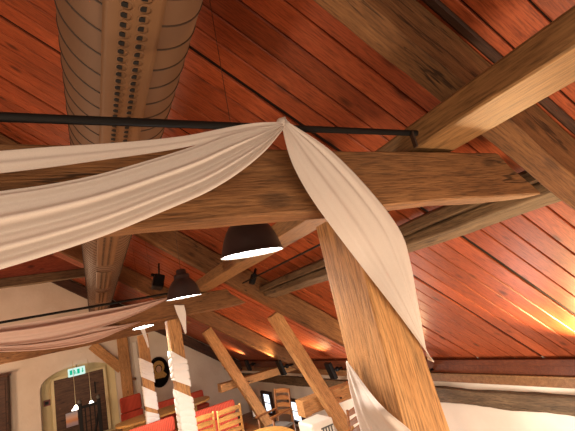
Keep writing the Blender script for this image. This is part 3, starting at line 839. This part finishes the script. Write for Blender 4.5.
# oval portrait (generic figure)
pc = at(159, 372, YB - .04); pt_ = empty('portrait', (pc.x, YB - .005, pc.z)); tag(pt_, 'oval dark painting of a golden half-figure on the gable wall between the wrapped posts', 'painting')
RXp, RZp = .36, .52
def oval(name, rx, rz, cx, cz, y0, y1, m, n=28, par=pt_):
    return MB().prism([(cx + rx * math.cos(2 * PI * k / n), cz + rz * math.sin(2 * PI * k / n)) for k in range(n)], (y0, y1)).build(name, m, par)
oval('frame', RXp, RZp, 0, 0, -.05, 0, MT['black_wood'])
oval('canvas', RXp - .04, RZp - .04, 0, 0, -.056, -.045, MT['paint'])
oval('halo', .2, .22, 0, .16, -.06, -.055, MT['gold'])
oval('hair', .115, .135, 0, .11, -.063, -.058, MT['paint'])
oval('face', .09, .115, 0, .1, -.067, -.06, MT['skin'])
MB().prism([(-.24, -.12), (-.14, .0), (.14, .0), (.25, -.14), (.18, -.22), (-.16, -.2)], (-.066, -.056)).build('garment', MT['gold'], pt_)
# ------------------------------------------------------------------ windows on right wall
def window(k, y0, y1, z0, z1):
    w = MB()
    f = .09
    for (a0, a1, b0, b1) in ((y0, y1, z0, z0 + f), (y0, y1, z1 - f, z1), (y0, y0 + f * 1.5, z0 + f, z1 - f), (y1 - f * 1.5, y1, z0 + f, z1 - f)):
        w.box((XW - .08, a0, b0), (XW - .001, a1, b1), .008)
    o = struct(w.build('window_%d' % k, MT['dark']))
    me = MB().box((-.01, -(y1 - y0) / 2 + f, -(z1 - z0) / 2 + f * .8), (.01, (y1 - y0) / 2 - f, (z1 - z0) / 2 - f * .8))
    p = me.build('pane', MT['window'], o); p.location = (XW - .015, (y0 + y1) / 2, (z0 + z1) / 2)
    b = MB().box((XW - .05, y0 + f, (z0 + z1) / 2 - .015), (XW - .01, y1 - f, (z0 + z1) / 2 + .015), .003).build('glazing_bar', MT['whitebox'], o)
a, b = atx(262, 391, XW), atx(271.5, 391, XW); zb = atx(263, 412, XW).z
window(1, b.y, a.y, zb, (a.z + b.z) / 2)
a, b = atx(288.5, 396.5, XW), atx(302, 400.5, XW); zb = atx(291, 421, XW).z
window(2, b.y, a.y, zb, (a.z + b.z) / 2)

# ------------------------------------------------------------------ benches, tables, chairs
def bench(x0, x1, y, ztop, zseat, face, label, split=True, base_z=POD, hgt=.28):
    """face=+1: sitter looks towards +Y (back nearer the viewer); -1: looks to the viewer"""
    t = empty('bench', ((x0 + x1) / 2, y, base_z)); tag(t, label, 'bench')
    w = (x1 - x0) / 2; H = ztop - base_z; S = zseat - base_z
    n = max(1, round((x1 - x0) / 1.0)) if split else 1
    cw = 2 * w / n
    for i in range(n):
        a = -w + i * cw + .01; b = -w + (i + 1) * cw - .01
        MB().box((a, -.07, H - hgt), (b, .07, H), .05, None, 4).build('back_cushion', MT['red_cloth'], t, None, True)
        MB().box((a, min(.05 * face, .55 * face), S - .1), (b, max(.05 * face, .55 * face), S), .04, None, 3).build('seat_cushion', MT['red_cloth'], t, None, True)
    MB().box((-w, -.06, .02), (w, .06, H - hgt - .01), .01).build('backrest', MT['red_cloth'], t)
    MB().box((-w, min(.05 * face, .5 * face), 0), (w, max(.05 * face, .5 * face), S - .11), .01).build('base', MT['chair'], t)
bz = lambda x, y, Y: at(x, y, Y).z
bench(at(119, 398, 13).x, at(141, 395, 13).x, 13.0, (bz(119, 397, 13) + bz(140, 394.5, 13)) / 2, POD + .47, -1, 'red corduroy bench left of the farthest wrapped post, facing the oval table', False, hgt=.42)
bench(at(143, 406, 12).x + .05, at(181, 397, 12).x, 12.0, bz(160, 402, 12), POD + .47, -1, 'low red bench between the two wrapped posts, behind the oval table', True, hgt=.3)
bench(at(188, 394, 11.9).x, at(203, 391, 11.9).x, 11.9, bz(194, 392, 11.9), POD + .47, -1, 'red bench end standing behind the right end of the long oval table', False)
yfb = 9.0
bench(at(127, 430, yfb).x, at(176, 419, yfb).x - .03, yfb, (bz(157, 423, yfb) + bz(173, 419, yfb)) / 2 + .05, POD + .45, 1, 'red bench with its back to the viewer behind the nearer wrapped post', True)
bench(at(191, 411, yfb).x, at(234, 400, yfb).x, yfb, (bz(195, 411, yfb) + bz(232, 400, yfb)) / 2 , POD + .45, 1, 'red bench with its back to the viewer, behind the ladder-back chairs', True)
def table(x0, x1, y0, y1, z, label, rounded=True, base=POD):
    cx, cy = (x0 + x1) / 2, (y0 + y1) / 2; t = empty('table', (cx, cy, base)); tag(t, label, 'table')
    a, b = (x1 - x0) / 2, (y1 - y0) / 2; h = z - base
    if rounded: poly = [(a * abs(math.cos(q)) ** .75 * (1 if math.cos(q) >= 0 else -1), b * abs(math.sin(q)) ** .75 * (1 if math.sin(q) >= 0 else -1)) for q in [2 * PI * k / 48 for k in range(48)]]
    else: poly = [(-a, -b), (a, -b), (a, b), (-a, b)]
    MB().prism(poly, (h - .045, h), 'z').build('tabletop', MT['table'], t)
    for sx in (-1, 1):
        for sy in (-1, 1):
            MB().box((sx * a * .6 - .035, sy * b * .55 - .035, 0), (sx * a * .6 + .035, sy * b * .55 + .035, h - .05), .006).build('leg', MT['chair'], t)
table(at(115, 425, 10.7).x, at(209, 400, 10.7).x, 10.15, 11.2, CZ - 1.57, 'long oval beech table with red benches around it')
table(1.6, 2.5, 5.0, 6.1, CZ - 1.57, 'light beech table at the lower edge left of the strut', True)
def make_chair(m, arms, cush=False):
    t = empty('ladder_back_chair', (0, 0, 0))
    w, d, h, s = .41, .42, 1.0, .46           # sitter faces +Y
    for sx in (-1, 1):
        MB().tube([(sx * w / 2, -d / 2, 0), (sx * w / 2, -d / 2, s), (sx * w / 2, -d / 2 - .03, .75), (sx * w / 2, -d / 2 - .07, h)], [.02, .022, .02, .016], 10).build('leg', m, t)
        MB().tube([(sx * w / 2, d / 2, 0), (sx * w / 2, d / 2, .66 if arms else s)], [.018, .021], 10).build('leg', m, t)
        MB().tube([(sx * w / 2, -d / 2, .2), (sx * w / 2, d / 2, .2)], .012, 8).build('stretcher', m, t)
        if arms: MB().box((sx * w / 2 - .03, -d / 2 - .02, .66), (sx * w / 2 + .03, d / 2 + .05, .69), .008).build('armrest', m, t)
    MB().box((-w / 2 - .02, -d / 2, s - .03), (w / 2 + .02, d / 2 + .02, s + .01), .01).build('seat', MT['cushion'] if cush else m, t)
    for k in range(4):
        z = .58 + .115 * k; y = -d / 2 - .02 - .05 * k / 3
        n = 8; v = []
        bm_ = MB()
        poly_lo = []
        for i in range(n + 1):
            u = i / n; x = -w / 2 + w * u; bow = .03 * math.sin(PI * u); rise = .022 * math.sin(PI * u)
            v.append([bm_.bm.verts.new(q) for q in ((x, y - bow - .008, z), (x, y - bow + .008, z), (x, y - bow + .008, z + .055 + rise), (x, y - bow - .008, z + .055 + rise))])
        for i in range(n):
            for c in range(4): bm_.bm.faces.new((v[i][c], v[i][(c + 1) % 4], v[i + 1][(c + 1) % 4], v[i + 1][c]))
        bm_.bm.faces.new(v[0]); bm_.bm.faces.new(v[-1][::-1])
        bm_.build('slat', m, t)
    return t
ch = make_chair(MT['chair'], False)
def put(o, loc, rz, label, group=None):
    o.location = loc; o.rotation_euler = (0, 0, rz); tag(o, label, 'chair', group); return o
yA = 7.0
def back_at(o, xl, yl, xr, yr, Y, label):
    a, b = at(xl, yl, Y), at(xr, yr, Y); zt_ = (a.z + b.z) / 2
    put(o, ((a.x + b.x) / 2, Y + .27, zt_ - 1.0), 0, label)
    return o
c1 = back_at(ch, 192, 418, 210, 414, 7.1, 'yellow ladder-back chair just right of the nearer wrapped post')
c2 = back_at(copy_tree(ch), 219, 416, 239.5, 410, 7.0, 'yellow ladder-back chair at the left corner of the light table')
for c in (c1, c2): c.location.z = POD
ca = make_chair(MT['chair_dark'], True, True)
t_ = at(281.5, 388.5, 6.9); put(ca, (t_.x - .27, 6.83, POD), math.radians(105), 'brown ladder-back armchair turned sideways in front of the eave windows')
ca.scale = (1, 1, (t_.z - POD) / 1.0)
cc = make_chair(MT['chair_dark'], False); t_ = at(346, 402, 4.5)
put(cc, (t_.x, 4.7, POD), math.radians(20), 'brown ladder-back chair seen between the strut and the cloth-wrapped near post')
# white appliance
yb_ = 5.0
a, b, c_ = at(312, 423, yb_), at(331, 416, yb_), at(331, 431, yb_)
wb = empty('air_conditioner', ((a.x + b.x) / 2, yb_ + .2, POD)); tag(wb, 'white boxy appliance with a small dark grille below the pale tie stub end', 'appliance')
hw = (b.x - a.x) / 2 + .02; hb = (a.z + b.z) / 2 - POD - .02
MB().box((-hw, -.2, .03), (hw, .2, hb), .03, None, 3).build('casing', MT['whitebox'], wb)
gr = MB()
for k in range(4): gr.box((-.02 + .045 * k, -.206, hb - .3), (.0 + .045 * k, -.199, hb - .1))
gr.box((-.04, -.204, hb - .32), (.16, -.2, hb - .3)); gr.box((-.04, -.204, hb - .1), (.16, -.2, hb - .08))
gr.build('grille', MT['grille'], wb)
for sx in (-1, 1):
    MB().box((sx * hw * .7 - .03, -.15, 0), (sx * hw * .7 + .03, .15, .035)).build('foot', MT['black'], wb)
# framed picture leaning by the strut
fp = at(254.5, 410, 11.0); pf = empty('picture_frame', (fp.x, 11.0, POD + .75)); 

pf.location = (fp.x, 11.0, fp.z); tag(pf, 'small dark-framed pale picture between the far strut and the first window', 'picture')
MB().box((-.07, -.01, -.16), (.07, .01, .16)).build('sheet', MT['whitebox'], pf)
f = MB()
for q in ((-.1, -.19, .1, -.16), (-.1, .16, .1, .19), (-.1, -.16, -.07, .16), (.07, -.16, .1, .16)): f.box((q[0], -.02, q[1]), (q[2], .02, q[3]), .004)
f.build('frame', MT['dark'], pf)
MB().tube([(0, .02, -.17), (0, .1, -(fp.z - POD))], .02, 8).build('stand', MT['dark'], pf)

# ------------------------------------------------------------------ light
w = bpy.data.worlds.new('world'); bpy.context.scene.world = w; w.use_nodes = True
bg = w.node_tree.nodes['Background']; bg.inputs[0].default_value = (1.0, .76, .55, 1); bg.inputs[1].default_value = .6
s = bpy.context.scene
s.view_settings.view_transform = 'Standard'; s.view_settings.look = 'None'; s.view_settings.gamma = 1; s.view_settings.use_curve_mapping = False
s.view_settings.exposure = 1.08
